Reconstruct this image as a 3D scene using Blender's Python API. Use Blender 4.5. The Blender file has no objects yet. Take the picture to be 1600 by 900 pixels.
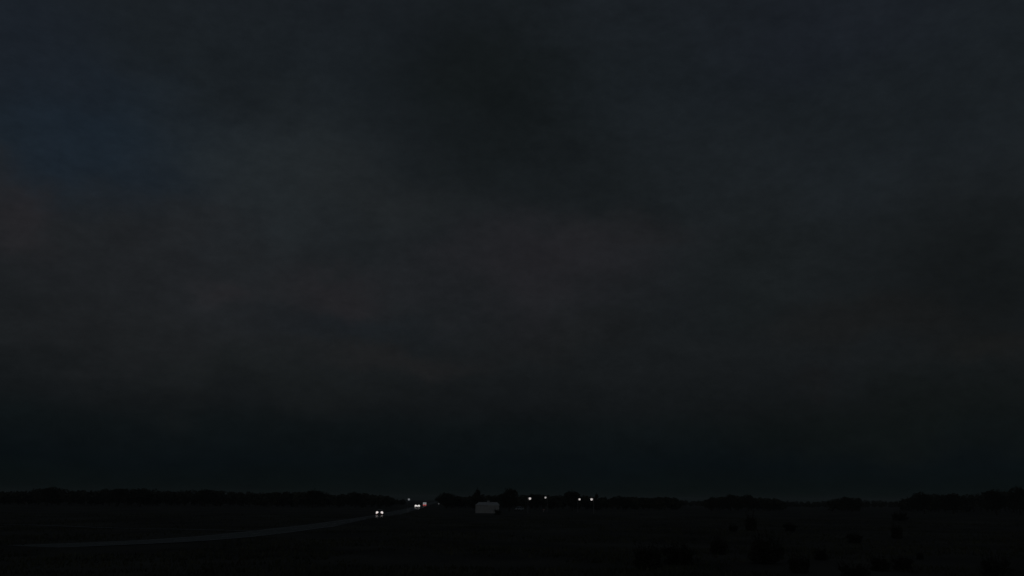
import bpy, bmesh, math, random
import numpy as np
from mathutils import Vector, Matrix, noise

S = bpy.context.scene
COL = S.collection
R = math.radians

# ------------------------------------------------------------------ camera
H = 4.5
HAZE = 0.00024
F = 1300.0                      # focal length in pixels of the 1600 px wide photograph
PITCH = math.atan(330.6 / F)
ROLL = 0.008
_f = Vector((0, math.cos(PITCH), math.sin(PITCH)))
_r0 = Vector((1, 0, 0)); _u0 = Vector((0, -math.sin(PITCH), math.cos(PITCH)))
_r = _r0 * math.cos(ROLL) + _u0 * math.sin(ROLL)
_u = -_r0 * math.sin(ROLL) + _u0 * math.cos(ROLL)
cd = bpy.data.cameras.new('camera'); cam = bpy.data.objects.new('camera', cd); COL.objects.link(cam)
cd.sensor_width = 36; cd.lens = 36 * F / 1600; cd.clip_start = 0.1; cd.clip_end = 40000
cam.matrix_world = Matrix(((_r.x, _u.x, -_f.x, 0), (_r.y, _u.y, -_f.y, 0), (_r.z, _u.z, -_f.z, H), (0, 0, 0, 1)))
S.camera = cam
S.view_settings.view_transform = 'Standard'
try: S.view_settings.look = 'None'
except Exception: pass
S.view_settings.exposure = 0; S.view_settings.gamma = 1
S.render.dither_intensity = 1.0


def ray(px, py):
    return (_f * F + _r * (px - 800) + _u * (450 - py)).normalized()


def on_plane(px, py, z=0.0):
    d = ray(px, py); t = (z - H) / d.z
    return Vector((0, 0, H)) + d * t


def at(px, py, Y):
    d = ray(px, py)
    return Vector((0, 0, H)) + d * (Y / d.y)


# ------------------------------------------------------------------ world: heavy dusk cloud
def lin(c):
    return tuple(((v / 255) / 12.92 if v / 255 <= .04045 else ((v / 255 + .055) / 1.055) ** 2.4) for v in c)


W = bpy.data.worlds.new('World'); S.world = W; W.use_nodes = True
nt = W.node_tree; nt.nodes.clear(); N = nt.nodes; L = nt.links
out = N.new('ShaderNodeOutputWorld')
tc = N.new('ShaderNodeTexCoord')


def wmath(op, a, b=None, c=None):
    n = N.new('ShaderNodeMath'); n.operation = op
    for i, v in enumerate((a, b, c)):
        if v is None: continue
        if isinstance(v, (int, float)): n.inputs[i].default_value = v
        else: L.new(v, n.inputs[i])
    return n.outputs[0]


def wvec(op, a, b):
    n = N.new('ShaderNodeVectorMath'); n.operation = op
    for i, v in enumerate((a, b)):
        if isinstance(v, tuple): n.inputs[i].default_value = v
        elif v is not None: L.new(v, n.inputs[i])
    return n


# stretched noise that frays the cloud edges
mp = N.new('ShaderNodeMapping'); mp.inputs['Scale'].default_value = (1, 1, 1.7); L.new(tc.outputs['Generated'], mp.inputs['Vector'])
nz1 = N.new('ShaderNodeTexNoise'); nz1.inputs['Scale'].default_value = 5.5; nz1.inputs['Detail'].default_value = 7; nz1.inputs['Roughness'].default_value = .58
L.new(mp.outputs[0], nz1.inputs['Vector'])
nz2 = N.new('ShaderNodeTexNoise'); nz2.inputs['Scale'].default_value = 22; nz2.inputs['Detail'].default_value = 10; nz2.inputs['Roughness'].default_value = .75
L.new(mp.outputs[0], nz2.inputs['Vector'])
warp = wvec('SUBTRACT', nz1.outputs['Color'], (.5, .5, .5))
sc = N.new('ShaderNodeVectorMath'); sc.operation = 'SCALE'; sc.inputs['Scale'].default_value = .17; L.new(warp.outputs[0], sc.inputs[0])
wd = wvec('ADD', tc.outputs['Generated'], sc.outputs[0]).outputs[0]
sep = N.new('ShaderNodeSeparateXYZ'); L.new(tc.outputs['Generated'], sep.inputs[0])
sepw = N.new('ShaderNodeSeparateXYZ'); L.new(wd, sepw.inputs[0])
zz = wmath('ADD', wmath('MULTIPLY', sep.outputs['Z'], .75), wmath('MULTIPLY', sepw.outputs['Z'], .25))
ramp = N.new('ShaderNodeValToRGB'); L.new(zz, ramp.inputs[0])
stops = [(0.0, (7, 13, 12)), (0.04, (8, 14, 17)), (0.08, (13, 18, 20)), (0.105, (18, 21, 23)), (0.15, (23, 26, 28)), (0.32, (28, 32, 35)), (0.46, (25, 30, 34)), (0.62, (27, 31, 36)), (1.0, (34, 38, 43))]
cr = ramp.color_ramp
while len(cr.elements) < len(stops): cr.elements.new(0.5)
for e, (p, c) in zip(cr.elements, stops):
    e.position = p; e.color = (*lin(c), 1)
col = ramp.outputs['Color']
# (px, py) only fixes a compass bearing and elevation for each cloud bank
banks = [
    (150, 235, 300, 120, (26, 36, 46), .8), (30, 60, 170, 130, (26, 32, 41), .55), (430, 270, 240, 120, (34, 39, 42), .8),
    (250, 430, 420, 150, (33, 35, 38), .75), (10, 335, 70, 80, (40, 38, 41), .6), (345, 440, 70, 30, (40, 38, 41), .45),
    (540, 450, 130, 55, (36, 34, 37), .6), (850, 410, 260, 120, (34.5, 33.5, 37), .75), (990, 360, 140, 50, (32, 31, 33), .4),
    (560, 495, 190, 34, (25, 29, 33), .7), (620, 550, 170, 32, (31, 31, 32), .6), (780, 130, 230, 220, (17, 21, 22), .85),
    (960, 290, 220, 90, (20, 24, 26), .65), (620, 300, 180, 70, (31, 34, 36), .6), (1290, 40, 240, 110, (26, 30, 37), .65),
    (1400, 200, 280, 160, (26, 31, 35), .6), (1540, 430, 220, 150, (18, 21, 22), .75), (1190, 420, 160, 130, (22, 26, 27), .5),
    (1350, 500, 190, 50, (25, 25, 25), .5), (1080, 545, 110, 26, (26, 29, 31), .6), (1250, 582, 60, 22, (25, 24, 25), .5),
    (1560, 540, 110, 40, (25, 25, 24), .5), (230, 530, 280, 70, (29, 31, 33), .7), (420, 590, 260, 60, (25, 28, 29), .5),
    (1450, 640, 420, 75, (14, 18, 17), .55), (850, 520, 180, 40, (27, 28, 29), .4),
]
for bx, by, rx, ry, c, k in banks:
    d = ray(bx, by); a = (ry / rx)
    dif = wvec('SUBTRACT', wd, tuple(d)).outputs[0]
    s_ = wvec('MULTIPLY', dif, (1.0, 1.0, 1.0 / a)).outputs[0]
    ln = N.new('ShaderNodeVectorMath'); ln.operation = 'LENGTH'; L.new(s_, ln.inputs[0])
    mr = N.new('ShaderNodeMapRange'); mr.interpolation_type = 'SMOOTHERSTEP'
    mr.inputs['From Min'].default_value = 0; mr.inputs['From Max'].default_value = rx * 1.25 / F
    mr.inputs['To Min'].default_value = k; mr.inputs['To Max'].default_value = 0
    L.new(ln.outputs['Value'], mr.inputs['Value'])
    mx = N.new('ShaderNodeMix'); mx.data_type = 'RGBA'; mx.blend_type = 'MIX'
    L.new(mr.outputs[0], mx.inputs['Factor']); L.new(col, mx.inputs['A']); mx.inputs['B'].default_value = (*lin(c), 1)
    col = mx.outputs['Result']
# small mottling of the cloud base
nz3 = N.new('ShaderNodeTexNoise'); nz3.inputs['Scale'].default_value = 75; nz3.inputs['Detail'].default_value = 4; L.new(mp.outputs[0], nz3.inputs['Vector'])
mott = wmath('MULTIPLY', wmath('MULTIPLY_ADD', nz2.outputs['Fac'], .5, .75), wmath('MULTIPLY_ADD', nz3.outputs['Fac'], .25, .875))
mott2 = wmath('MULTIPLY', mott, wmath('MULTIPLY_ADD', nz1.outputs['Fac'], .5, .75))
mm = N.new('ShaderNodeVectorMath'); mm.operation = 'SCALE'; L.new(col, mm.inputs[0]); L.new(mott2, mm.inputs['Scale'])
bg = N.new('ShaderNodeBackground'); L.new(mm.outputs[0], bg.inputs['Color']); bg.inputs['Strength'].default_value = 1.0
SUN_EL, SUN_AZ = R(7), R(200)          # the last light comes from low behind the viewer
sky = N.new('ShaderNodeTexSky'); sky.sky_type = 'NISHITA'; sky.sun_disc = False
sky.sun_elevation = SUN_EL; sky.sun_rotation = SUN_AZ; sky.air_density = 1.2; sky.dust_density = 2
bg2 = N.new('ShaderNodeBackground'); L.new(sky.outputs[0], bg2.inputs['Color']); bg2.inputs['Strength'].default_value = .00004
ad = N.new('ShaderNodeAddShader'); L.new(bg.outputs[0], ad.inputs[0]); L.new(bg2.outputs[0], ad.inputs[1]); L.new(ad.outputs[0], out.inputs['Surface'])

sd = bpy.data.lights.new('sun', 'SUN'); sd.energy = 0.030; sd.angle = R(20); sd.color = (1, .96, .92)
so = bpy.data.objects.new('sun', sd); COL.objects.link(so)
sdir = Vector((math.sin(SUN_AZ) * math.cos(SUN_EL), math.cos(SUN_AZ) * math.cos(SUN_EL), math.sin(SUN_EL)))
so.rotation_euler = sdir.to_track_quat('Z', 'Y').to_euler(); so.location = (0, 0, 60)

# ------------------------------------------------------------------ materials
MATS = {}


def mat(name, c, rough=.8, metal=0, var=.25, scale=3.0, emit=None, strength=0, c2=None, spec=.5, bump=0.0, bscale=None, detail=6):
    m = bpy.data.materials.new(name); m.use_nodes = True; n = m.node_tree.nodes; l = m.node_tree.links
    p = n['Principled BSDF']
    t = n.new('ShaderNodeTexCoord'); nz = n.new('ShaderNodeTexNoise'); nz.inputs['Scale'].default_value = scale; nz.inputs['Detail'].default_value = detail
    l.new(t.outputs['Object'], nz.inputs['Vector'])
    rp = n.new('ShaderNodeValToRGB'); l.new(nz.outputs['Fac'], rp.inputs[0])
    a = tuple(v * (1 - var) for v in c); b = tuple(min(1, v * (1 + var)) for v in (c2 or c))
    rp.color_ramp.elements[0].position = .3; rp.color_ramp.elements[1].position = .7
    rp.color_ramp.elements[0].color = (*a, 1); rp.color_ramp.elements[1].color = (*b, 1)
    l.new(rp.outputs[0], p.inputs['Base Color'])
    p.inputs['Roughness'].default_value = rough; p.inputs['Metallic'].default_value = metal
    p.inputs['Specular IOR Level'].default_value = spec
    if bump:
        bn = n.new('ShaderNodeBump'); bn.inputs['Strength'].default_value = bump
        n2 = n.new('ShaderNodeTexNoise'); n2.inputs['Scale'].default_value = bscale or scale * 4; l.new(t.outputs['Object'], n2.inputs['Vector'])
        l.new(n2.outputs['Fac'], bn.inputs['Height']); l.new(bn.outputs[0], p.inputs['Normal'])
    if emit:
        p.inputs['Emission Color'].default_value = (*emit, 1); p.inputs['Emission Strength'].default_value = strength
    MATS[name] = m
    return m


mat('field', (.068, .064, .052), rough=1, var=.35, scale=.06, c2=(.10, .096, .076), spec=.15, detail=10, bump=.5, bscale=1.5)
mat('asphalt', (.04, .045, .04), rough=.24, var=.2, scale=.7, spec=.07, bump=.05, bscale=2.0)
mat('track', (.10, .10, .085), rough=.5, var=.3, scale=.5, spec=.2, bump=.1, bscale=1.0)
mat('line_paint', (.7, .7, .68), rough=.3, var=.15, scale=4)
mat('grass_blade', (.07, .085, .05), rough=.8, var=.3, scale=.25, c2=(.13, .13, .08), spec=.2)
mat('foliage', (.06, .065, .045), rough=.8, var=.3, scale=.35, c2=(.095, .10, .065), spec=.1)
mat('foliage_dark', (.055, .06, .042), rough=.8, var=.3, scale=.4, c2=(.085, .09, .06), spec=.1)
mat('shrub_leaf', (.075, .075, .058), rough=.85, var=.3, scale=1.5, spec=.08)
mat('bark', (.07, .055, .045), rough=.9, var=.3, scale=6)
mat('pale_wall', (.66, .66, .65), rough=.7, var=.12, scale=1.2)
mat('pale_roof', (.62, .62, .61), rough=.6, var=.08, scale=1.5)
mat('white_trim', (.85, .85, .84), rough=.5, var=.03, scale=2)
mat('door_paint', (.66, .67, .66), rough=.5, var=.05, scale=2)
mat('glass', (.03, .035, .04), rough=.08, var=.1, scale=2)
mat('car_silver', (.42, .43, .45), rough=.3, metal=.4, var=.04, scale=3)
mat('car_pale', (.8, .8, .8), rough=.5, var=.05, scale=3)
mat('car_dark', (.06, .06, .07), rough=.25, var=.1, scale=3)
mat('van_white', (.75, .75, .74), rough=.4, var=.05, scale=2)
mat('rubber', (.025, .025, .025), rough=.85, var=.2, scale=8)
mat('rim_metal', (.5, .5, .5), rough=.35, metal=.8, var=.05, scale=5)
mat('black_plastic', (.035, .035, .035), rough=.6, var=.1, scale=8)
mat('plate', (.7, .7, .66), rough=.5, var=.03, scale=8)
mat('galvanised', (.3, .31, .32), rough=.5, metal=.6, var=.15, scale=5)
mat('headlight_glass', (.8, .8, .8), rough=.2, var=0, emit=(1, .9, .87), strength=.85)
mat('headlight_glass_far', (.8, .8, .8), rough=.2, var=0, emit=(1, .95, .91), strength=.85)
mat('red_lamp', (.5, .03, .03), rough=.3, var=0, emit=(1, .14, .13), strength=.75)
mat('red_glow_low', (.5, .03, .03), rough=.3, var=0, emit=(1, .1, .08), strength=.07)  # dim red glow imitating a reddish reflection, not a lamp
mat('red_lens', (.25, .02, .02), rough=.25, var=0)
mat('rear_glow', (.8, .8, .8), rough=.3, var=0, emit=(.95, .95, 1), strength=.22)  # faint emission imitating the lit grey rear face of the van
mat('yard_bulb', (.8, .8, .8), rough=.3, var=0, emit=(1, .91, .88), strength=.55)
mat('yard_bulb_soft', (.8, .8, .8), rough=.3, var=0, emit=(1, .95, .93), strength=.4)
mat('yard_bulb_dim', (.8, .8, .8), rough=.3, var=0, emit=(.9, .95, 1), strength=.17)
mat('faint_bulb', (.8, .8, .8), rough=.3, var=0, emit=(.95, .95, 1), strength=.05)
mat('reflector', (.75, .45, .42), rough=.3, var=0)

# ------------------------------------------------------------------ helpers


class MB:
    """collects shapes, then links them as ONE mesh object"""
    def __init__(s): s.bm = bmesh.new()

    def box(s, c, size, bev=0.0, rot=None):
        t = bmesh.new(); bmesh.ops.create_cube(t, size=1)
        for v in t.verts: v.co = Vector((v.co.x * size[0], v.co.y * size[1], v.co.z * size[2]))
        if bev: bmesh.ops.bevel(t, geom=t.edges[:], offset=bev, segments=2, affect='EDGES')
        M = Matrix.Translation(c) @ (rot or Matrix())
        s._add(t, M); return s

    def _add(s, t, M):
        for v in t.verts: v.co = M @ v.co
        me = bpy.data.meshes.new('tmp'); t.to_mesh(me); t.free(); s.bm.from_mesh(me); bpy.data.meshes.remove(me)

    def tube(s, a, b, r0, r1=None, seg=12):
        a = Vector(a); b = Vector(b); d = b - a; r1 = r0 if r1 is None else r1
        t = bmesh.new(); bmesh.ops.create_cone(t, cap_ends=True, segments=seg, radius1=r0, radius2=r1, depth=d.length)
        M = Matrix.Translation((a + b) / 2) @ d.to_track_quat('Z', 'Y').to_matrix().to_4x4()
        s._add(t, M); return s

    def ball(s, c, rad, seg=14):
        t = bmesh.new(); bmesh.ops.create_uvsphere(t, u_segments=seg, v_segments=seg // 2 + 2, radius=1)
        for v in t.verts: v.co = Vector((v.co.x * rad[0], v.co.y * rad[1], v.co.z * rad[2]))
        s._add(t, Matrix.Translation(c)); return s

    def loft(s, rings, cap=True):
        vs = [[s.bm.verts.new(p) for p in r] for r in rings]
        n = len(rings[0])
        for a, b in zip(vs, vs[1:]):
            for i in range(n): s.bm.faces.new((a[i], a[(i + 1) % n], b[(i + 1) % n], b[i]))
        if cap: s.bm.faces.new(vs[0][::-1]); s.bm.faces.new(vs[-1])
        return s

    def face(s, pts):
        s.bm.faces.new([s.bm.verts.new(p) for p in pts]); return s

    def build(s, name, m, parent=None, smooth=False):
        bmesh.ops.recalc_face_normals(s.bm, faces=s.bm.faces[:])
        me = bpy.data.meshes.new(name); s.bm.to_mesh(me); s.bm.free()
        if smooth: me.polygons.foreach_set('use_smooth', [True] * len(me.polygons))
        me.materials.append(MATS[m]); o = bpy.data.objects.new(name, me); COL.objects.link(o)
        if parent: o.parent = parent
        return o


def tag(o, label=None, cat=None, group=None, kind=None):
    if label: o['label'] = label
    if cat: o['category'] = cat
    if group: o['group'] = group
    if kind: o['kind'] = kind
    return o


def thing(name, label, cat, loc, rz=0, group=None):
    o = bpy.data.objects.new(name, None); COL.objects.link(o); o.location = loc; o.rotation_euler.z = rz
    o.empty_display_size = .3
    return tag(o, label, cat, group)


def quads_mesh(name, V, mats, counts=None, parent=None):
    """V: (n,4,3) array of loose quads"""
    n = len(V); me = bpy.data.meshes.new(name)
    me.vertices.add(n * 4); me.vertices.foreach_set('co', V.reshape(-1).astype(np.float32))
    me.loops.add(n * 4); me.loops.foreach_set('vertex_index', np.arange(n * 4, dtype=np.int32))
    me.polygons.add(n); me.polygons.foreach_set('loop_start', np.arange(0, n * 4, 4, dtype=np.int32))
    try: me.polygons.foreach_set('loop_total', np.full(n, 4, dtype=np.int32))
    except Exception: pass
    for m in mats: me.materials.append(MATS[m])
    if counts:
        idx = np.concatenate([np.full(c, i, dtype=np.int32) for i, c in enumerate(counts)]); me.polygons.foreach_set('material_index', idx)
    me.update(); me.validate()
    o = bpy.data.objects.new(name, me); COL.objects.link(o)
    if parent: o.parent = parent
    return o


rng = np.random.default_rng(7)


def leaf_quads(P, size, flat=0.0):
    """random little leaf clumps at points P"""
    n = len(P)
    a = rng.normal(size=(n, 3)); a /= np.linalg.norm(a, axis=1)[:, None]
    b = rng.normal(size=(n, 3)); b -= (a * b).sum(1)[:, None] * a; b /= np.linalg.norm(b, axis=1)[:, None]
    s = size * rng.uniform(.5, 1.25, n)[:, None]; w = s * rng.uniform(.45, .9, n)[:, None]
    a = a * s; b = b * w
    k = rng.uniform(.55, 1.2, (n, 4, 1))
    return np.stack([P - a, P + b, P + a, P - b], 1) * 1.0 + 0 * k


def crown_points(n, lobes):
    """lobes: list of (centre, radii); denser near the skin of every lobe"""
    vol = np.array([r[0] * r[1] * r[2] for c, r in lobes]) ** .75; vol /= vol.sum()
    pick = rng.choice(len(lobes), n, p=vol)
    C = np.array([c for c, r in lobes])[pick]; Rr = np.array([r for c, r in lobes])[pick]
    d = rng.normal(size=(n, 3)); d /= np.linalg.norm(d, axis=1)[:, None]
    rad = rng.uniform(.25, 1.0, n) ** .45 * rng.uniform(.85, 1.12, n)
    return C + Rr * d * rad[:, None]


# ------------------------------------------------------------------ ground
def catmull(P, k=14):
    P = [Vector(p) for p in P]; P = [P[0] * 2 - P[1]] + P + [P[-1] * 2 - P[-2]]; o = []
    for i in range(1, len(P) - 2):
        a, b, c, d = P[i - 1:i + 3]
        for j in range(k):
            t = j / k
            o.append(.5 * ((2 * b) + (c - a) * t + (2 * a - 5 * b + 4 * c - d) * t * t + (3 * b - a - 3 * c + d) * t ** 3))
    o.append(P[-2]); return o


road_px = [(215, 848), (320, 841.5), (400, 834), (460, 826.5), (520, 819), (594, 807), (624, 800), (645, 795), (662, 790)]
rp = [on_plane(*p) for p in road_px]
rp = [Vector(q) for q in ((-420, 40, 0), (-190, 52, 0), (-110, 60, 0), (-75, 66.5, 0), (-56, 71.5, 0), (-45, 77.5, 0))] + rp
d_ = (rp[-1] - rp[-2]).normalized()
rp += [rp[-1] + d_ * 400, rp[-1] + d_ * 1400]
road_c = catmull(rp, 12)
track_px = [(0, 820), (80, 822), (180, 825.5), (270, 827.3), (390, 830)]
tp = [on_plane(*p) for p in track_px]; tp = [tp[0] * 2 - tp[1] + Vector((-60, 6, 0))] + tp + [on_plane(452, 829)]
track_c = catmull(tp, 8)
_rc = np.array([(p.x, p.y) for p in road_c]); _tc = np.array([(p.x, p.y) for p in track_c])


def seg_dist(P, x, y):
    a = P[:-1]; b = P[1:]; ab = b - a; ap = np.array((x, y)) - a
    t = np.clip((ap * ab).sum(1) / ((ab * ab).sum(1) + 1e-9), 0, 1)
    q = a + ab * t[:, None]; return float(np.hypot(q[:, 0] - x, q[:, 1] - y).min())


def side_dist(P, x, y):
    """distance to the curve, and which side of it (negative: to the right when driving away)"""
    a = P[:-1]; b = P[1:]; ab = b - a; ap = np.array((x, y)) - a
    t = np.clip((ap * ab).sum(1) / ((ab * ab).sum(1) + 1e-9), 0, 1)
    q = a + ab * t[:, None]; d = np.hypot(q[:, 0] - x, q[:, 1] - y); i = int(d.argmin())
    return float(d[i]), float(ab[i, 0] * ap[i, 1] - ab[i, 1] * ap[i, 0])


def ground_z(x, y):
    r = math.hypot(x, y)
    knoll = 2.9 * (1 - min(1, r / 27)) ** 1.3 if r < 27 else 0
    if r > 900: return 0
    dr = min(seg_dist(_rc, x, y), seg_dist(_tc, x, y) + 2)
    f = max(0, min(1, (dr - 9) / 25)) * max(0, min(1, (310 - y) / 90)) * max(0, min(1, (180 - abs(x)) / 30))
    n_ = noise.noise((x * .035, y * .035, 3.1)) * .35 + noise.noise((x * .13, y * .13, 8.1)) * .12
    # low verge banks on the viewer's side of the road
    bank = 0
    if x < -8 and 40 < y < 330:
        sd_, side = side_dist(_rc, x, y)
        if side < 0 and 4.0 < sd_ < 11:
            hb = 1.0 * min(1, max(0, (-37 - x) / 7)) if y < 95 else 1.0 * min(1, max(0, (y - 138) / 10)) * min(1, max(0, (262 - y) / 40))
            bank = hb * math.sin(((sd_ - 4.0) / 7) ** .7 * math.pi) * (.85 + .35 * noise.noise((x * .11, y * .11, 2)))
    return knoll + f * n_ + bank


def axis(lo, hi, fine_lo, fine_hi, step):      # fine cells near the viewer, growing outwards
    a = list(np.arange(fine_lo, fine_hi + .01, step)); v = fine_hi; s = step
    while v < hi: s *= 1.35; v = min(hi, v + s); a.append(v)
    v = fine_lo; s = step
    while v > lo: s *= 1.35; v = max(lo, v - s); a.insert(0, v)
    return a


xs = axis(-3000, 3000, -190, 160, 3.5); ys = axis(-1000, 4000, -28, 330, 3.5)
verts = [(x, y, ground_z(x, y)) for y in ys for x in xs]
nx = len(xs)
faces = [(j * nx + i, j * nx + i + 1, (j + 1) * nx + i + 1, (j + 1) * nx + i) for j in range(len(ys) - 1) for i in range(nx - 1)]
me = bpy.data.meshes.new('ground'); me.from_pydata(verts, [], faces); me.polygons.foreach_set('use_smooth', [True] * len(faces)); me.materials.append(MATS['field'])
ground = bpy.data.objects.new('ground', me); COL.objects.link(ground); tag(ground, kind='structure')


def ribbon(name, C, w0, w1, z, m, i0=0, i1=None, wob=0.0):
    """strip between lateral offsets w0..w1 along curve C"""
    C = C[i0:i1]; vs = []; fs = []
    for i, p in enumerate(C):
        t = (C[min(i + 1, len(C) - 1)] - C[max(i - 1, 0)]).normalized(); n = Vector((t.y, -t.x, 0))
        for w in (w0, w1):
            q = p + n * (w + (noise.noise((p.x * .3 + w, p.y * .3, 1)) * wob)); vs.append((q.x, q.y, z))
        if i: fs.append((2 * i - 2, 2 * i - 1, 2 * i + 1, 2 * i))
    return vs, fs


def strip_obj(name, parts, m, kind='structure'):
    V = []; Fc = []
    for vs, fs in parts:
        k = len(V); V += vs; Fc += [tuple(a + k for a in f) for f in fs]
    me = bpy.data.meshes.new(name); me.from_pydata(V, [], Fc); me.materials.append(MATS[m])
    o = bpy.data.objects.new(name, me); COL.objects.link(o); tag(o, kind=kind); return o


strip_obj('road', [ribbon('r', road_c, -3.3, 3.3, .05, 'asphalt', wob=.2)], 'asphalt')
strip_obj('track', [ribbon('t', track_c, -1.1, 1.1, .06, 'track', wob=.5)], 'track')
# even resample of the centre line for the painted dashes
dense = catmull(rp, 90)
marks = [ribbon('e', dense, 2.85, 2.97, .054, ''), ribbon('e', dense, -2.97, -2.85, .054, '')]
acc = 0; start = None
for i in range(1, len(dense)):
    L_ = (dense[i] - dense[i - 1]).length
    on = (acc % 9) < 3
    if on and start is None: start = i - 1
    if not on and start is not None:
        marks.append(ribbon('d', dense, -.06, .06, .055, '', start, i)); start = None
    acc += L_
strip_obj('road_markings', marks, 'line_paint')

# ------------------------------------------------------------------ far treeline profile (photo px -> crown top px)
prof = [(-200, 764), (0, 766), (54, 766), (60, 761), (100, 762), (110, 765), (155, 765), (165, 762), (238, 762), (246, 766), (300, 765), (345, 764), (375, 768), (400, 768), (440, 767), (480, 766),
        (505, 766), (514, 771), (526, 773), (540, 770), (560, 769), (580, 771), (600, 773), (612, 777), (622, 780), (640, 779), (660, 780), (672, 778), (684, 773), (710, 771), (722, 775), (730, 776),
        (740, 771), (756, 771), (766, 773.5), (782, 772), (812, 772.5), (830, 771), (846, 770.5), (860, 772.5), (882, 772.5), (890, 769), (905, 770), (916, 774), (926, 776), (938, 773), (950, 776.5), (975, 774.5), (1010, 776.5),
        (1030, 775.5), (1052, 776), (1060, 780), (1080, 781.5), (1102, 781.5), (1112, 776), (1130, 774.5), (1160, 773.5), (1175, 774.5), (1195, 777.5), (1212, 778), (1222, 781), (1240, 782.5), (1290, 782.5), (1302, 778),
        (1335, 776.5), (1350, 780.5), (1400, 782), (1412, 778), (1430, 771), (1460, 770), (1510, 771), (1530, 769.5), (1545, 766), (1600, 764), (1800, 762)]
px_a = np.array([p[0] for p in prof], float); py_a = np.array([p[1] for p in prof], float)


def wood(name, seed, x0, x1):
    global rng
    rng = np.random.default_rng(seed); rd = random.Random(seed)
    leaves = []; trunks = []
    x = x0
    while x < x1:
        for row in range(2):
            jx = x + rd.uniform(-5, 5)
            top = float(np.interp(jx, px_a, py_a)) + (rd.uniform(0, 1.6) if row == 0 else rd.uniform(1.0, 4.0))
            Y = rd.uniform(470, 640) if row == 0 else rd.uniform(420, 470)
            if 1225 < jx < 1300 or 1345 < jx < 1408 or 1058 < jx < 1106: Y *= 1.7
            p = at(jx, top, Y)
            if seg_dist(_rc, p.x, p.y) < 14: continue
            h = max(2.6, p.z); wdt = rd.uniform(.34, .5) * max(h, 6)
            c = np.array((p.x, p.y, 0.))
            lobes = [((c[0], c[1], h * .55), (wdt, wdt, h * .44))]
            for k in range(4):
                an = rd.uniform(0, 6.28); rr = wdt * rd.uniform(.4, .75)
                lobes.append(((c[0] + math.cos(an) * rr, c[1] + math.sin(an) * rr, h * rd.uniform(.25, .75)), (wdt * .5, wdt * .5, h * .22)))
            P = crown_points(230 if row == 0 else 170, lobes); P[:, 2] = np.clip(P[:, 2], .1, h)
            leaves.append(leaf_quads(P, .75))
            t = .14 + h * .012
            for (ax, ay) in ((t, 0), (0, t)):
                trunks.append(np.array([[(c[0] - ax, c[1] - ay, 0), (c[0] + ax, c[1] + ay, 0), (c[0] + ax * .4, c[1] + ay * .4, h * .7), (c[0] - ax * .4, c[1] - ay * .4, h * .7)]]))
        x += 7
    A = np.concatenate(leaves); B = np.concatenate(trunks)
    return tag(quads_mesh(name, np.concatenate([A, B]), ['foliage', 'bark'], [len(A), len(B)]), 'far dark wood whose crowns merge into one black band along the horizon', 'woodland', kind='stuff')


wood('woodland', 11, -160, 1760)

# ------------------------------------------------------------------ single trees that stand out of the band
def tree_variant(seed, shape):
    """unit-size tree (height 1); returns crown mesh, trunk mesh"""
    global rng
    rng = np.random.default_rng(seed); rd = random.Random(seed)
    lobes = []
    if shape == 'round':
        w = .42; lobes.append(((0, 0, .56), (w * .8, w * .8, .38)))
        for k in range(9):
            a = k * .7 + rd.uniform(0, .5); z = rd.uniform(.3, .78); r = w * (.75 if z < .6 else .5)
            lobes.append(((math.cos(a) * r, math.sin(a) * r, z), (rd.uniform(.13, .2),) * 2 + (rd.uniform(.1, .17),)))
    elif shape == 'pointed':
        for k in range(7):
            z = .2 + k * .11; r = .36 * (1 - k / 7.6)
            lobes.append(((rd.uniform(-.05, .05), rd.uniform(-.05, .05), z), (r, r, .13)))
            for q in range(3):
                a = rd.uniform(0, 6.28); lobes.append(((math.cos(a) * r * .7, math.sin(a) * r * .7, z + rd.uniform(-.04, .04)), (r * .4, r * .4, .08)))
    else:
        w = .75
        for k in range(13):
            a = k * .485 * 2 + rd.uniform(-.2, .2); r = w * rd.uniform(.15, .8)
            lobes.append(((math.cos(a) * r, math.sin(a) * r, rd.uniform(.35, .78)), (rd.uniform(.2, .3),) * 2 + (rd.uniform(.14, .2),)))
    P = crown_points(2600, lobes)
    # open gaps: drop leaves where a coarse noise is low
    keep = np.array([noise.noise((p[0] * 6 + seed, p[1] * 6, p[2] * 6)) > -.22 for p in P]); P = P[keep]
    P[:, 2] = np.clip(P[:, 2], .05, .995)
    V = leaf_quads(P, .034)
    me_c = quads_mesh('tmp_crown', V, ['foliage_dark'])
    crown = me_c.data; bpy.data.objects.remove(me_c)
    m = MB(); m.tube((0, 0, -.02), (.01, 0, .3), .035, .026, 9); m.tube((.01, 0, .3), (0, .01, .72), .026, .009, 8)
    for k in range(8):
        a = k * 2.4; z = .24 + k * .055; r = (.3 if shape != 'spread' else .5) * (1 - k * .06)
        m.tube((0, 0, z), (math.cos(a) * r, math.sin(a) * r, z + .2), .013, .004, 6)
    t = m.build('tmp_trunk', 'bark'); tr = t.data; bpy.data.objects.remove(t)
    return crown, tr


VAR = {'round': [tree_variant(1, 'round'), tree_variant(2, 'round'), tree_variant(3, 'round')],
       'pointed': [tree_variant(4, 'pointed')], 'spread': [tree_variant(5, 'spread'), tree_variant(6, 'spread')]}


def base_px(p):
    return p


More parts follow.
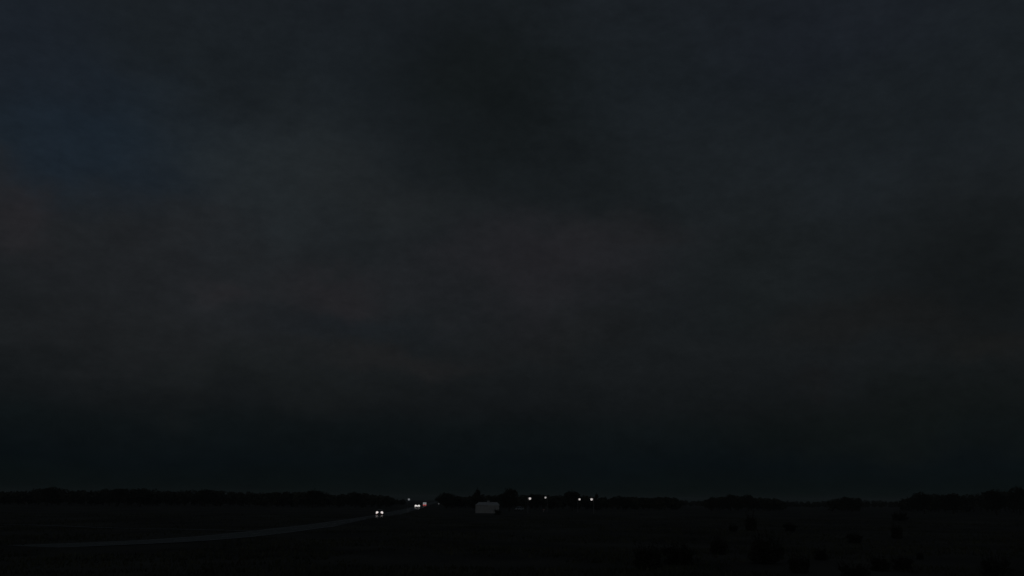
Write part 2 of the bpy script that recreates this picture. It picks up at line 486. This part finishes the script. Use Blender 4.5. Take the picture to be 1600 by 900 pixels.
trees = [
    (78, 758.5, 54, 400, 'spread', 'broad_tree', 'broad flat-topped tree at the far left end of the treeline'),
    (185, 760.5, 46, 405, 'spread', 'broad_tree', 'low wide tree, left half of the long flat-topped clump on the left horizon'),
    (222, 761, 40, 398, 'round', 'round_tree', 'bushy tree ending the right side of the flat-topped clump on the left horizon'),
    (322, 762.5, 38, 420, 'round', 'round_tree', 'small rounded tree barely above the treeline, over the start of the shining road'),
    (490, 763.5, 42, 400, 'round', 'round_tree', 'dark domed tree just left of the notch before the oncoming headlights'),
    (556, 766.5, 36, 415, 'spread', 'broad_tree', 'low domed tree right of the notch, above and left of the twin headlights'),
    (697, 767.5, 40, 430, 'round', 'round_tree', 'rounded tree standing behind the right end of the road past the red tail lights'),
    (747, 761, 27, 340, 'pointed', 'pointed_tree', 'peaked dark tree rising above the left part of the pale shed'),
    (796, 760.8, 36, 345, 'round', 'round_tree', 'tallest rounded tree right of the pale shed, before the first white lamps'),
    (836, 769.5, 30, 400, 'spread', 'broad_tree', 'low tree behind the two white lamps nearest the pale shed'),
    (894, 764.5, 34, 370, 'round', 'round_tree', 'domed tree rising just left of the right-hand pair of white lamps'),
    (932, 768.5, 17, 365, 'pointed', 'pointed_tree', 'small narrow tree directly above the rightmost white lamp'),
    (972, 773, 40, 420, 'spread', 'broad_tree', 'low spreading tree first to the right of the white lamps'),
    (1112, 774, 16, 420, 'round', 'round_tree', 'small tree on the left shoulder of the twin-humped clump right of the lamps'),
    (1140, 770.3, 28, 410, 'round', 'round_tree', 'left hump of the twin-humped tree clump right of the lamps'),
    (1168, 770.3, 24, 415, 'round', 'round_tree', 'right hump of the twin-humped tree clump right of the lamps'),
    (1328, 774, 42, 440, 'spread', 'broad_tree', 'low lone clump-shaped tree between two dips in the right horizon'),
    (1441, 766, 40, 360, 'spread', 'broad_tree', 'broad dark tree where the right-hand treeline steps up from the dip'),
    (1486, 768, 34, 370, 'round', 'round_tree', 'rounded tree in the middle of the raised right-hand treeline'),
    (1552, 762.5, 38, 350, 'round', 'round_tree', 'dark tree left of the tallest one at the right edge of the photo'),
    (1588, 756.5, 34, 345, 'round', 'round_tree', 'tallest dark tree at the right edge of the photo'),
]
cnt = {'round': 0, 'pointed': 0, 'spread': 0}
for i, (px, py, wpx, Y, shp, nm, lab) in enumerate(trees):
    top = at(px, py, Y); h = top.z / .985; wid = wpx / F * Y
    o = thing(nm, lab, 'tree', (top.x, top.y, ground_z(top.x, top.y) - .05), random.Random(i).uniform(0, 6.28), 'single trees standing out of the treeline')
    crown, trunk = VAR[shp][cnt[shp] % len(VAR[shp])]; cnt[shp] += 1
    nat = {'round': 1.0, 'pointed': .78, 'spread': 1.65}[shp]
    s = wid / nat
    for nme, me_ in (('crown', crown), ('trunk', trunk)):
        c = bpy.data.objects.new(nme, me_); COL.objects.link(c); c.parent = o; c.scale = (s, s, h)

# ------------------------------------------------------------------ shrubs in the near field
def shrub_variant(seed):
    global rng
    rng = np.random.default_rng(seed); rd = random.Random(seed)
    lobes = [((rd.uniform(-.35, .35), rd.uniform(-.35, .35), rd.uniform(.25, .7)), (rd.uniform(.1, .22), rd.uniform(.1, .22), rd.uniform(.1, .24))) for _ in range(15)]
    lobes += [((math.cos(k) * .25, math.sin(k) * .25, .17), (.22, .22, .16)) for k in (0, 1.3, 2.6, 3.9, 5.2)]
    P = crown_points(2900, lobes); P[:, 2] = np.clip(P[:, 2], .02, 1.05)
    T = []
    for k in range(34):                                   # loose twigs sticking out
        an = rd.uniform(0, 6.28); r0 = rd.uniform(.05, .35); hz_ = rd.uniform(.75, 1.25) * (1.15 - r0); q = rd.uniform(.3, .75)
        for t_ in np.linspace(.5, 1, 16): T.append((math.cos(an) * (r0 + q * .35 * t_), math.sin(an) * (r0 + q * .35 * t_), hz_ * t_))
    P = np.concatenate([P, np.array(T) + rng.normal(0, .012, (len(T), 3))])
    a = quads_mesh('tmp', leaf_quads(P, .04), ['shrub_leaf']); f = a.data; bpy.data.objects.remove(a)
    m = MB()
    for k in range(9):
        an = k * 2.4; r = rd.uniform(.15, .4); m.tube((math.cos(an) * .04, math.sin(an) * .04, -.03), (math.cos(an) * r, math.sin(an) * r, rd.uniform(.5, .9)), .014, .004, 5)
    s = m.build('tmp', 'bark'); st = s.data; bpy.data.objects.remove(s)
    return f, st


SV = [shrub_variant(20 + i) for i in range(4)]
shrubs = [  # centre px, base py, width px, height px
    (1012, 893, 50, 34, 'wide dark shrub nearest the bottom edge, leftmost of the field shrubs'),
    (1060, 884, 52, 28, 'low dark shrub touching the right side of the leftmost shrub'),
    (1123, 868, 28, 24, 'compact shrub standing alone up-slope of the low pair'),
    (1146, 832, 14, 11, 'tiny bush lower left of the narrow shrub under the twin-humped trees'),
    (1174, 830, 22, 23, 'narrow upright shrub in the field under the twin-humped trees'),
    (1234, 830, 20, 12, 'small flat bush right of the narrow upright shrub'),
    (1196, 884, 56, 38, 'largest round shrub in the bottom centre-right of the field'),
    (1250, 897, 34, 26, 'dark shrub at the bottom edge right of the largest round shrub'),
    (1283, 879, 26, 16, 'low bush just above the bottom edge shrub'),
    (1336, 848, 26, 14, 'small bush midway up the right field, alone'),
    (1334, 906, 56, 22, 'shrub cut off by the bottom edge right of centre'),
    (1402, 841, 20, 21, 'lower of two small shrubs in line above one another on the right'),
    (1407, 814, 28, 12, 'upper and farther of two small shrubs in line on the right'),
    (1375, 893, 36, 20, 'left shrub of a close pair near the bottom right'),
    (1410, 891, 38, 19, 'right shrub of a close pair near the bottom right'),
    (1438, 877, 14, 10, 'tiny bush just right of and behind the close pair of shrubs'),
    (1558, 899, 46, 28, 'sprawling dark shrub in the bottom right corner'),
    (777, 804.5, 14, 8, 'low bush against the lower right corner of the pale shed'),
]
for i, (px, by, w, hp, lab) in enumerate(shrubs):
    p = on_plane(px, by); k = p.y / F / math.cos(PITCH) * .98
    o = thing('shrub', lab, 'shrub', (p.x, p.y, ground_z(p.x, p.y)), i * 1.7, 'dark shrubs scattered over the field')
    for nme, me_ in (('foliage', SV[i % 4][0]), ('stems', SV[i % 4][1])):
        c = bpy.data.objects.new(nme, me_); COL.objects.link(c); c.parent = o; c.scale = (w * k / 1.15,) * 2 + (hp * k,)

# ------------------------------------------------------------------ grass tufts (uncountable)
rng = np.random.default_rng(5)
n = 90000
yy = 40 + (rng.uniform(0, 1, n) ** 1.5) * 200; xx = rng.uniform(-.72, .72, n) * yy
dens = np.array([noise.noise((x * .07, y * .07, 0)) + .5 * noise.noise((x * .3, y * .3, 4)) for x, y in zip(xx, yy)])
keep = dens > -.08
xx = xx[keep]; yy = yy[keep]; dens = dens[keep]
okr = np.array([min(seg_dist(_rc[::4], x, y), seg_dist(_tc, x, y) + 3) > 5.4 for x, y in zip(xx, yy)])
xx = xx[okr]; yy = yy[okr]; dens = dens[okr]
zz_ = np.array([ground_z(x, y) for x, y in zip(xx, yy)]) - .03
n = len(xx); ang = rng.uniform(0, 6.28, n); hgt = rng.uniform(.1, .32, n) * (1 + .6 * np.clip(dens, 0, 1)); wd_ = rng.uniform(.03, .09, n)
lx = rng.normal(0, .09, n); ly = rng.normal(0, .09, n)
dx = np.cos(ang) * wd_; dy = np.sin(ang) * wd_
B = np.stack([np.stack([xx - dx, yy - dy, zz_], 1), np.stack([xx + dx, yy + dy, zz_], 1),
              np.stack([xx + lx + dx * .5, yy + ly + dy * .5, zz_ + hgt], 1), np.stack([xx + lx - dx * .1, yy + ly, zz_ + hgt * .9], 1)], 1)
tag(quads_mesh('grass', B, ['grass_blade']), 'rough dark grass tufts covering the unlit field', 'grass', kind='stuff')

# ------------------------------------------------------------------ pale shed
def make_shed():
    y0 = on_plane(760, 802.0).y
    pl = at(742.5, 801, y0); pr = at(780, 801, y0)
    Wd = pr.x - pl.x; cx = (pl.x + pr.x) / 2
    wall_h = at(760, 789.6, y0).z; top = at(760, 784.8, y0 + 2).z
    t = thing('shed', 'long low pale shed with a small vent on its roof, in the dark field', 'shed', (cx, y0, 0), math.atan2(-cx, y0) * -0)
    D = 4.6; hw = Wd / 2
    m = MB(); m.box((0, D / 2, wall_h / 2), (Wd - .12, D, wall_h))
    for i in range(19):                                   # standing ribs of the cladding
        m.box((-hw + .25 + i * (Wd - .5) / 18, -.012, wall_h / 2), (.04, .03, wall_h - .1))
    m.build('wall', 'pale_wall', t)
    e = .18; z0 = wall_h; z1 = top + .05
    m = MB()
    ring0 = [(-hw - e + .1, -e, z0), (hw + e - .1, -e, z0), (hw + e - .1, D + e, z0), (-hw - e + .1, D + e, z0)]
    ring1 = [(p[0], p[1], z0 + .08) for p in ring0]
    ring2 = [(-hw + 1.1, D / 2 - .9, z1), (hw - .7, D / 2 - .9, z1), (hw - .7, D / 2 + .9, z1), (-hw + 1.1, D / 2 + .9, z1)]
    m.loft([ring0, ring1, ring2]); roof = m.build('roof', 'pale_roof', t)
    vx = at(763, 784, y0 + 2).x - cx; vz = at(763, 783, y0 + 2).z
    m = MB(); m.box((vx, D / 2 - .6, (z0 + vz) / 2 + .1), (.85, .8, vz - z0), .03); m.box((vx, D / 2 - .6, vz + .12), (1.0, .95, .06), .02)
    m.build('roof_vent', 'pale_roof', roof)
    m = MB(); m.box((hw * .5, -.235, z0 + .02), (hw * .86, .1, .2), .02); m.build('eaves_board', 'white_trim', t)
    m = MB(); m.box((-hw * .42, -.045, 1.05), (1.0, .04, 2.06), .01); dr = m.build('door', 'door_paint', t)
    m = MB(); m.tube((-hw * .42 + .36, -.11, 1.0), (-hw * .42 + .36, -.11, 1.14), .02, seg=8); m.build('handle', 'galvanised', dr)
    m = MB(); m.box((0, -.004, .1), (Wd - .05, .05, .2)); m.build('plinth', 'pale_wall', t)
    return t


make_shed()

# ------------------------------------------------------------------ cars
def make_car(name, label, p, rz, paint, lamp_mat, lit=True, rear_mat='red_lens', low=False, estate=False, lamp=(.27, .19), group=None, glare=False):
    """front of the car points along local -Y"""
    t = thing(name, label, 'car', p, rz, group)
    hw = .88
    rear_top = 2.05 if estate else 1.55
    # lower body: rings across Y, each ring a section in X-Z
    sec = [(-2.18, .34, .62, .72), (-2.10, .28, .72, .84), (-1.75, .24, .86, .87), (-1.0, .22, .94, hw), (0.2, .22, .98, hw), (1.3, .22, 1.0, hw), (1.9, .24, .99, .87), (2.12, .30, .93, .84), (2.2, .38, .82, .76)]
    m = MB(); rings = []
    for y, z0, z1, w in sec:
        rings.append([(-w, y, z0 + .06), (-w * .93, y, z0), (w * .93, y, z0), (w, y, z0 + .06), (w * 1.0, y, (z0 + z1) / 2 + .05), (w * .95, y, z1 - .05), (w * .82, y, z1), (-w * .82, y, z1), (-w * .95, y, z1 - .05), (-w * 1.0, y, (z0 + z1) / 2 + .05)])
    m.loft(rings)
    # roof and pillars
    rz0 = 1.44
    m.loft([[(-.6, -.35, rz0 - .03), (.6, -.35, rz0 - .03), (.6, -.35, rz0), (-.6, -.35, rz0)], [(-.64, .3, rz0), (.64, .3, rz0), (.62, .3, rz0 + .05), (-.62, .3, rz0 + .05)], [(-.6, rear_top - .45, rz0 - .04), (.6, rear_top - .45, rz0 - .04), (.58, rear_top - .45, rz0), (-.58, rear_top - .45, rz0)]])
    for s in (-1, 1):
        m.tube((s * .76, -1.08, .93), (s * .6, -.35, rz0 - .01), .035, seg=6)
        m.tube((s * .78, .35, .95), (s * .63, .35, rz0), .04, seg=6)
        m.tube((s * .76, rear_top + .1, .96), (s * .58, rear_top - .45, rz0 - .02), .05, seg=6)
    body = m.build('body', paint, t)
    m = MB(); m.face([(-.72, -1.06, .95), (.72, -1.06, .95), (.58, -.36, 1.42), (-.58, -.36, 1.42)]); m.build('windscreen', 'glass', t)
    m = MB(); m.face([(-.72, rear_top + .08, .98), (.72, rear_top + .08, .98), (.56, rear_top - .44, 1.4), (-.56, rear_top - .44, 1.4)]); m.build('rear_window', 'glass', t)
    for s in (-1, 1):
        m = MB(); m.face([(s * .77, -.98, .96), (s * .77, rear_top, .98), (s * .6, rear_top - .45, 1.41), (s * .61, -.34, 1.42)]); m.build('side_window', 'glass', t)
        m = MB(); m.ball((s * .97, -.85, 1.0), (.11, .07, .08)); m.tube((s * .86, -.84, .96), (s * .93, -.85, .99), .02, seg=6); m.build('mirror', 'black_plastic', t)
        m = MB(); m.ball((s * .64, -2.1, .68), (lamp[0], .1, lamp[1])); m.build('headlight', lamp_mat if lit else 'glass', t, True)
        m = MB(); m.box((s * .68, 2.17, .78), (.28, .08, .2), .03); m.build('tail_light', rear_mat, t)
        for y in (-1.38, 1.32):
            c = (s * .79, y, .32)
            w = bpy.data.objects.new('wheel', None); COL.objects.link(w); w.parent = t
            m = MB(); m.tube((s * .69, y, .32), (s * .9, y, .32), .32, seg=22); m.build('tyre', 'rubber', w)
            m = MB(); m.tube((s * .895, y, .32), (s * .905, y, .32), .21, seg=16)
            m.build('rim', 'rim_metal', w)
    m = MB(); m.box((0, -2.2, .4), (1.5, .1, .2), .04); m.build('front_bumper', 'black_plastic', t)
    m = MB(); m.box((0, -2.19, .62), (.85, .05, .12), .01); m.build('grille', 'black_plastic', t)
    m = MB(); m.box((0, -2.262, .42), (.5, .015, .11)); m.build('number_plate', 'plate', t)
    m = MB(); m.box((0, 2.2, .42), (1.5, .1, .2), .04); m.build('rear_bumper', 'black_plastic', t)
    if glare:
        m = MB(); m.box((0, -2.26, .66), (.75, .07, .42), .03); m.build('glare_panel', lamp_mat, t)  # added glowing panel, fills the headlight glare into one spot
    if low:
        for s in (-1, 1):
            m = MB(); m.ball((s * .62, -2.27, .36), (.14, .04, .06)); m.build('red_glow_spot', 'red_glow_low', t)  # added red glow for the reddish reflection seen under the headlights
    return t


def face_cam(p):      # rotation so that local -Y looks at the viewer
    return math.atan2(p.x, -p.y) + math.pi


def heading_at(p):
    i = int(np.argmin(np.hypot(_rc[:, 0] - p.x, _rc[:, 1] - p.y))); a = road_c[max(i - 1, 0)]; b = road_c[min(i + 1, len(road_c) - 1)]
    t = (b - a).normalized(); return math.atan2(t.y, t.x) - math.pi / 2   # local +Y follows the road away from the viewer


p1 = on_plane(594, 801.2, .68)
h1 = heading_at(p1)
f1 = Vector((math.sin(h1) * 2.1, -math.cos(h1) * 2.1, 0))
make_car('car', 'nearest oncoming car with a pair of bright white headlights on the road', (p1.x, p1.y, .05), h1, 'car_silver', 'headlight_glass', low=True, group='vehicles driving on the road', lamp=(.36, .36))
p2 = on_plane(652.3, 791.2, .68)
h2 = heading_at(p2)
make_car('car', 'farther oncoming car whose headlights merge into one white spot, behind the nearest car', (p2.x, p2.y, .05), h2, 'car_dark', 'headlight_glass_far', group='vehicles driving on the road', lamp=(.42, .42), estate=True, glare=True).scale = (1.3, 1.3, 1.3)


def make_van():
    p = on_plane(663.6, 789.0, .75)
    rz = heading_at(p)
    t = thing('box_van', 'box van going away with glowing red tail lights under a pale lit rear', 'van', (p.x, p.y, .05), rz, 'vehicles driving on the road')
    t.scale = (1.0, 1.0, .86)
    m = MB(); m.box((0, .0, 1.75), (2.15, 4.2, 2.2), .05); m.build('cargo_body', 'van_white', t)
    m = MB()
    sec = [(2.15, .5, 2.2, 1.0), (2.9, .5, 2.15, .98), (3.5, .5, 1.45, .96), (4.1, .5, 1.15, .9)]
    m.loft([[(-w, y, z0), (w, y, z0), (w * .95, y, z1), (-w * .95, y, z1)] for y, z0, z1, w in sec]); m.build('cab', 'van_white', t)
    m = MB(); m.face([(-.82, 2.98, 2.08), (.82, 2.98, 2.08), (.88, 3.53, 1.5), (-.88, 3.53, 1.5)]); m.build('windscreen', 'glass', t)
    m = MB(); m.box((0, .9, .58), (.9, 6.0, .16)); m.build('chassis', 'black_plastic', t)
    for s in (-1, 1):
        m = MB(); m.box((s * .53, -2.115, 1.75), (1.0, .03, 2.0), .01); d = m.build('rear_door', 'van_white', t)
        m = MB(); m.tube((s * .1, -2.16, .9), (s * .1, -2.16, 2.6), .02, seg=6); m.build('lock_bar', 'galvanised', d)
        m = MB(); m.box((s * .62, -2.14, .72), (.8, .1, .5), .03); m.build('tail_light', 'red_lamp', t)
        m = MB(); m.box((s * .54, -2.17, 1.85), (.96, .08, 1.4), .03); m.build('rear_glow_panel', 'rear_glow', t)  # added glowing panels that make the rear face look lit
        for y in (-1.2, 2.9):
            w = bpy.data.objects.new('wheel', None); COL.objects.link(w); w.parent = t
            m = MB(); m.tube((s * .75, y, .38), (s * 1.0, y, .38), .38, seg=20); m.build('tyre', 'rubber', w)
            m = MB(); m.tube((s * .995, y, .38), (s * 1.01, y, .38), .22, seg=14); m.build('rim', 'rim_metal', w)
    m = MB(); m.box((0, -2.2, .5), (2.0, .1, .12), .02); m.build('rear_bumper', 'black_plastic', t)
    return t


make_van()
p = on_plane(811, 798)
make_car('parked_car', 'small pale unlit car parked between the shed and the white lamps', (p.x, p.y, ground_z(p.x, p.y)), R(-28), 'car_pale', 'glass', lit=False, estate=True).scale = (1.15, 1.15, 1.15)

# ------------------------------------------------------------------ lamps on poles
def make_lamp(name, label, px, py, Y, bulb, size, arm=.7, side=1, h_off=.25, group=None):
    q = at(px, py, Y)
    bx = q.x - side * arm
    t = thing(name, label, 'lamp', (bx, q.y, ground_z(bx, q.y)), 0, group)
    ht = q.z + h_off
    m = MB(); m.tube((0, 0, -.1), (0, 0, ht), .09, .055, 12); m.tube((0, 0, -.05), (0, 0, .5), .13, .12, 12); m.build('pole', 'galvanised', t)
    m = MB(); m.tube((0, 0, ht - .1), (side * arm, 0, ht + .05), .035, .03, 8); m.tube((0, 0, ht - .5), (side * arm * .5, 0, ht - .03), .02, .02, 6); m.build('arm', 'galvanised', t)
    m = MB(); m.tube((side * arm, 0, ht), (side * arm, 0, ht + .16), size * 1.05, size * .35, 16); hd = m.build('lamp_head', 'galvanised', t)
    m = MB(); m.ball((side * arm, 0, ht - size * .75), (size, size, size * 1.05)); m.build('bulb', bulb, hd, True)
    return t


G = 'white lamps on poles along the treeline'
make_lamp('pole_lamp', 'brightest white lamp of the left pair, right of the pale shed', 828, 778.7, 300, 'yard_bulb', .42, group=G)
make_lamp('pole_lamp', 'dimmer white lamp, right one of the pair nearest the pale shed', 852.3, 777.3, 345, 'yard_bulb_soft', .36, side=-1, group=G)
make_lamp('pole_lamp', 'white lamp forming the left of the right-hand pair on the horizon', 905.5, 780, 330, 'yard_bulb', .38, group=G)
make_lamp('pole_lamp', 'rightmost white lamp on the horizon, under the small narrow tree', 924.3, 780, 300, 'yard_bulb', .40, side=-1, group=G)
make_lamp('pole_lamp', 'faint greyish lamp standing above the road left of the tail lights', 639, 779.8, 420, 'yard_bulb_dim', .5, group=G)
make_lamp('marker_light', 'tiny faint light beyond the red tail lights, lowest and dimmest', 685.5, 787, 520, 'faint_bulb', .4, arm=.3, group=None)


def make_post():
    p = on_plane(849.5, 800)
    t = thing('marker_post', 'short post with a faint pinkish reflector below the left pair of lamps', 'post', (p.x, p.y, ground_z(p.x, p.y)))
    m = MB(); m.box((0, 0, .5), (.14, .12, 1.1), .02); m.build('post', 'white_trim', t)
    m = MB(); m.box((0, -.09, .85), (.75, .04, .45), .02); m.build('reflector_panel', 'reflector', t)


make_post()
print('ground objs', len(bpy.data.objects))
for q in ((0, 900), (0, 780), (800, 780), (1600, 780)): print(q, tuple(ray(*q)))

# ------------------------------------------------------------------ damp evening air
hm = bpy.data.materials.new('haze'); hm.use_nodes = True; n_ = hm.node_tree.nodes; n_.clear()
pv = n_.new('ShaderNodeVolumePrincipled'); pv.inputs['Density'].default_value = HAZE; pv.inputs['Color'].default_value = (.82, .87, .86, 1)
ho = n_.new('ShaderNodeOutputMaterial'); hm.node_tree.links.new(pv.outputs[0], ho.inputs['Volume'])
MATS['haze'] = hm
m = MB(); m.box((0, 1500, 9.5), (6010, 5010, 22)); hz = m.build('haze', 'haze'); tag(hz, 'thin even dusk haze lying over the whole field', 'haze', kind='stuff')
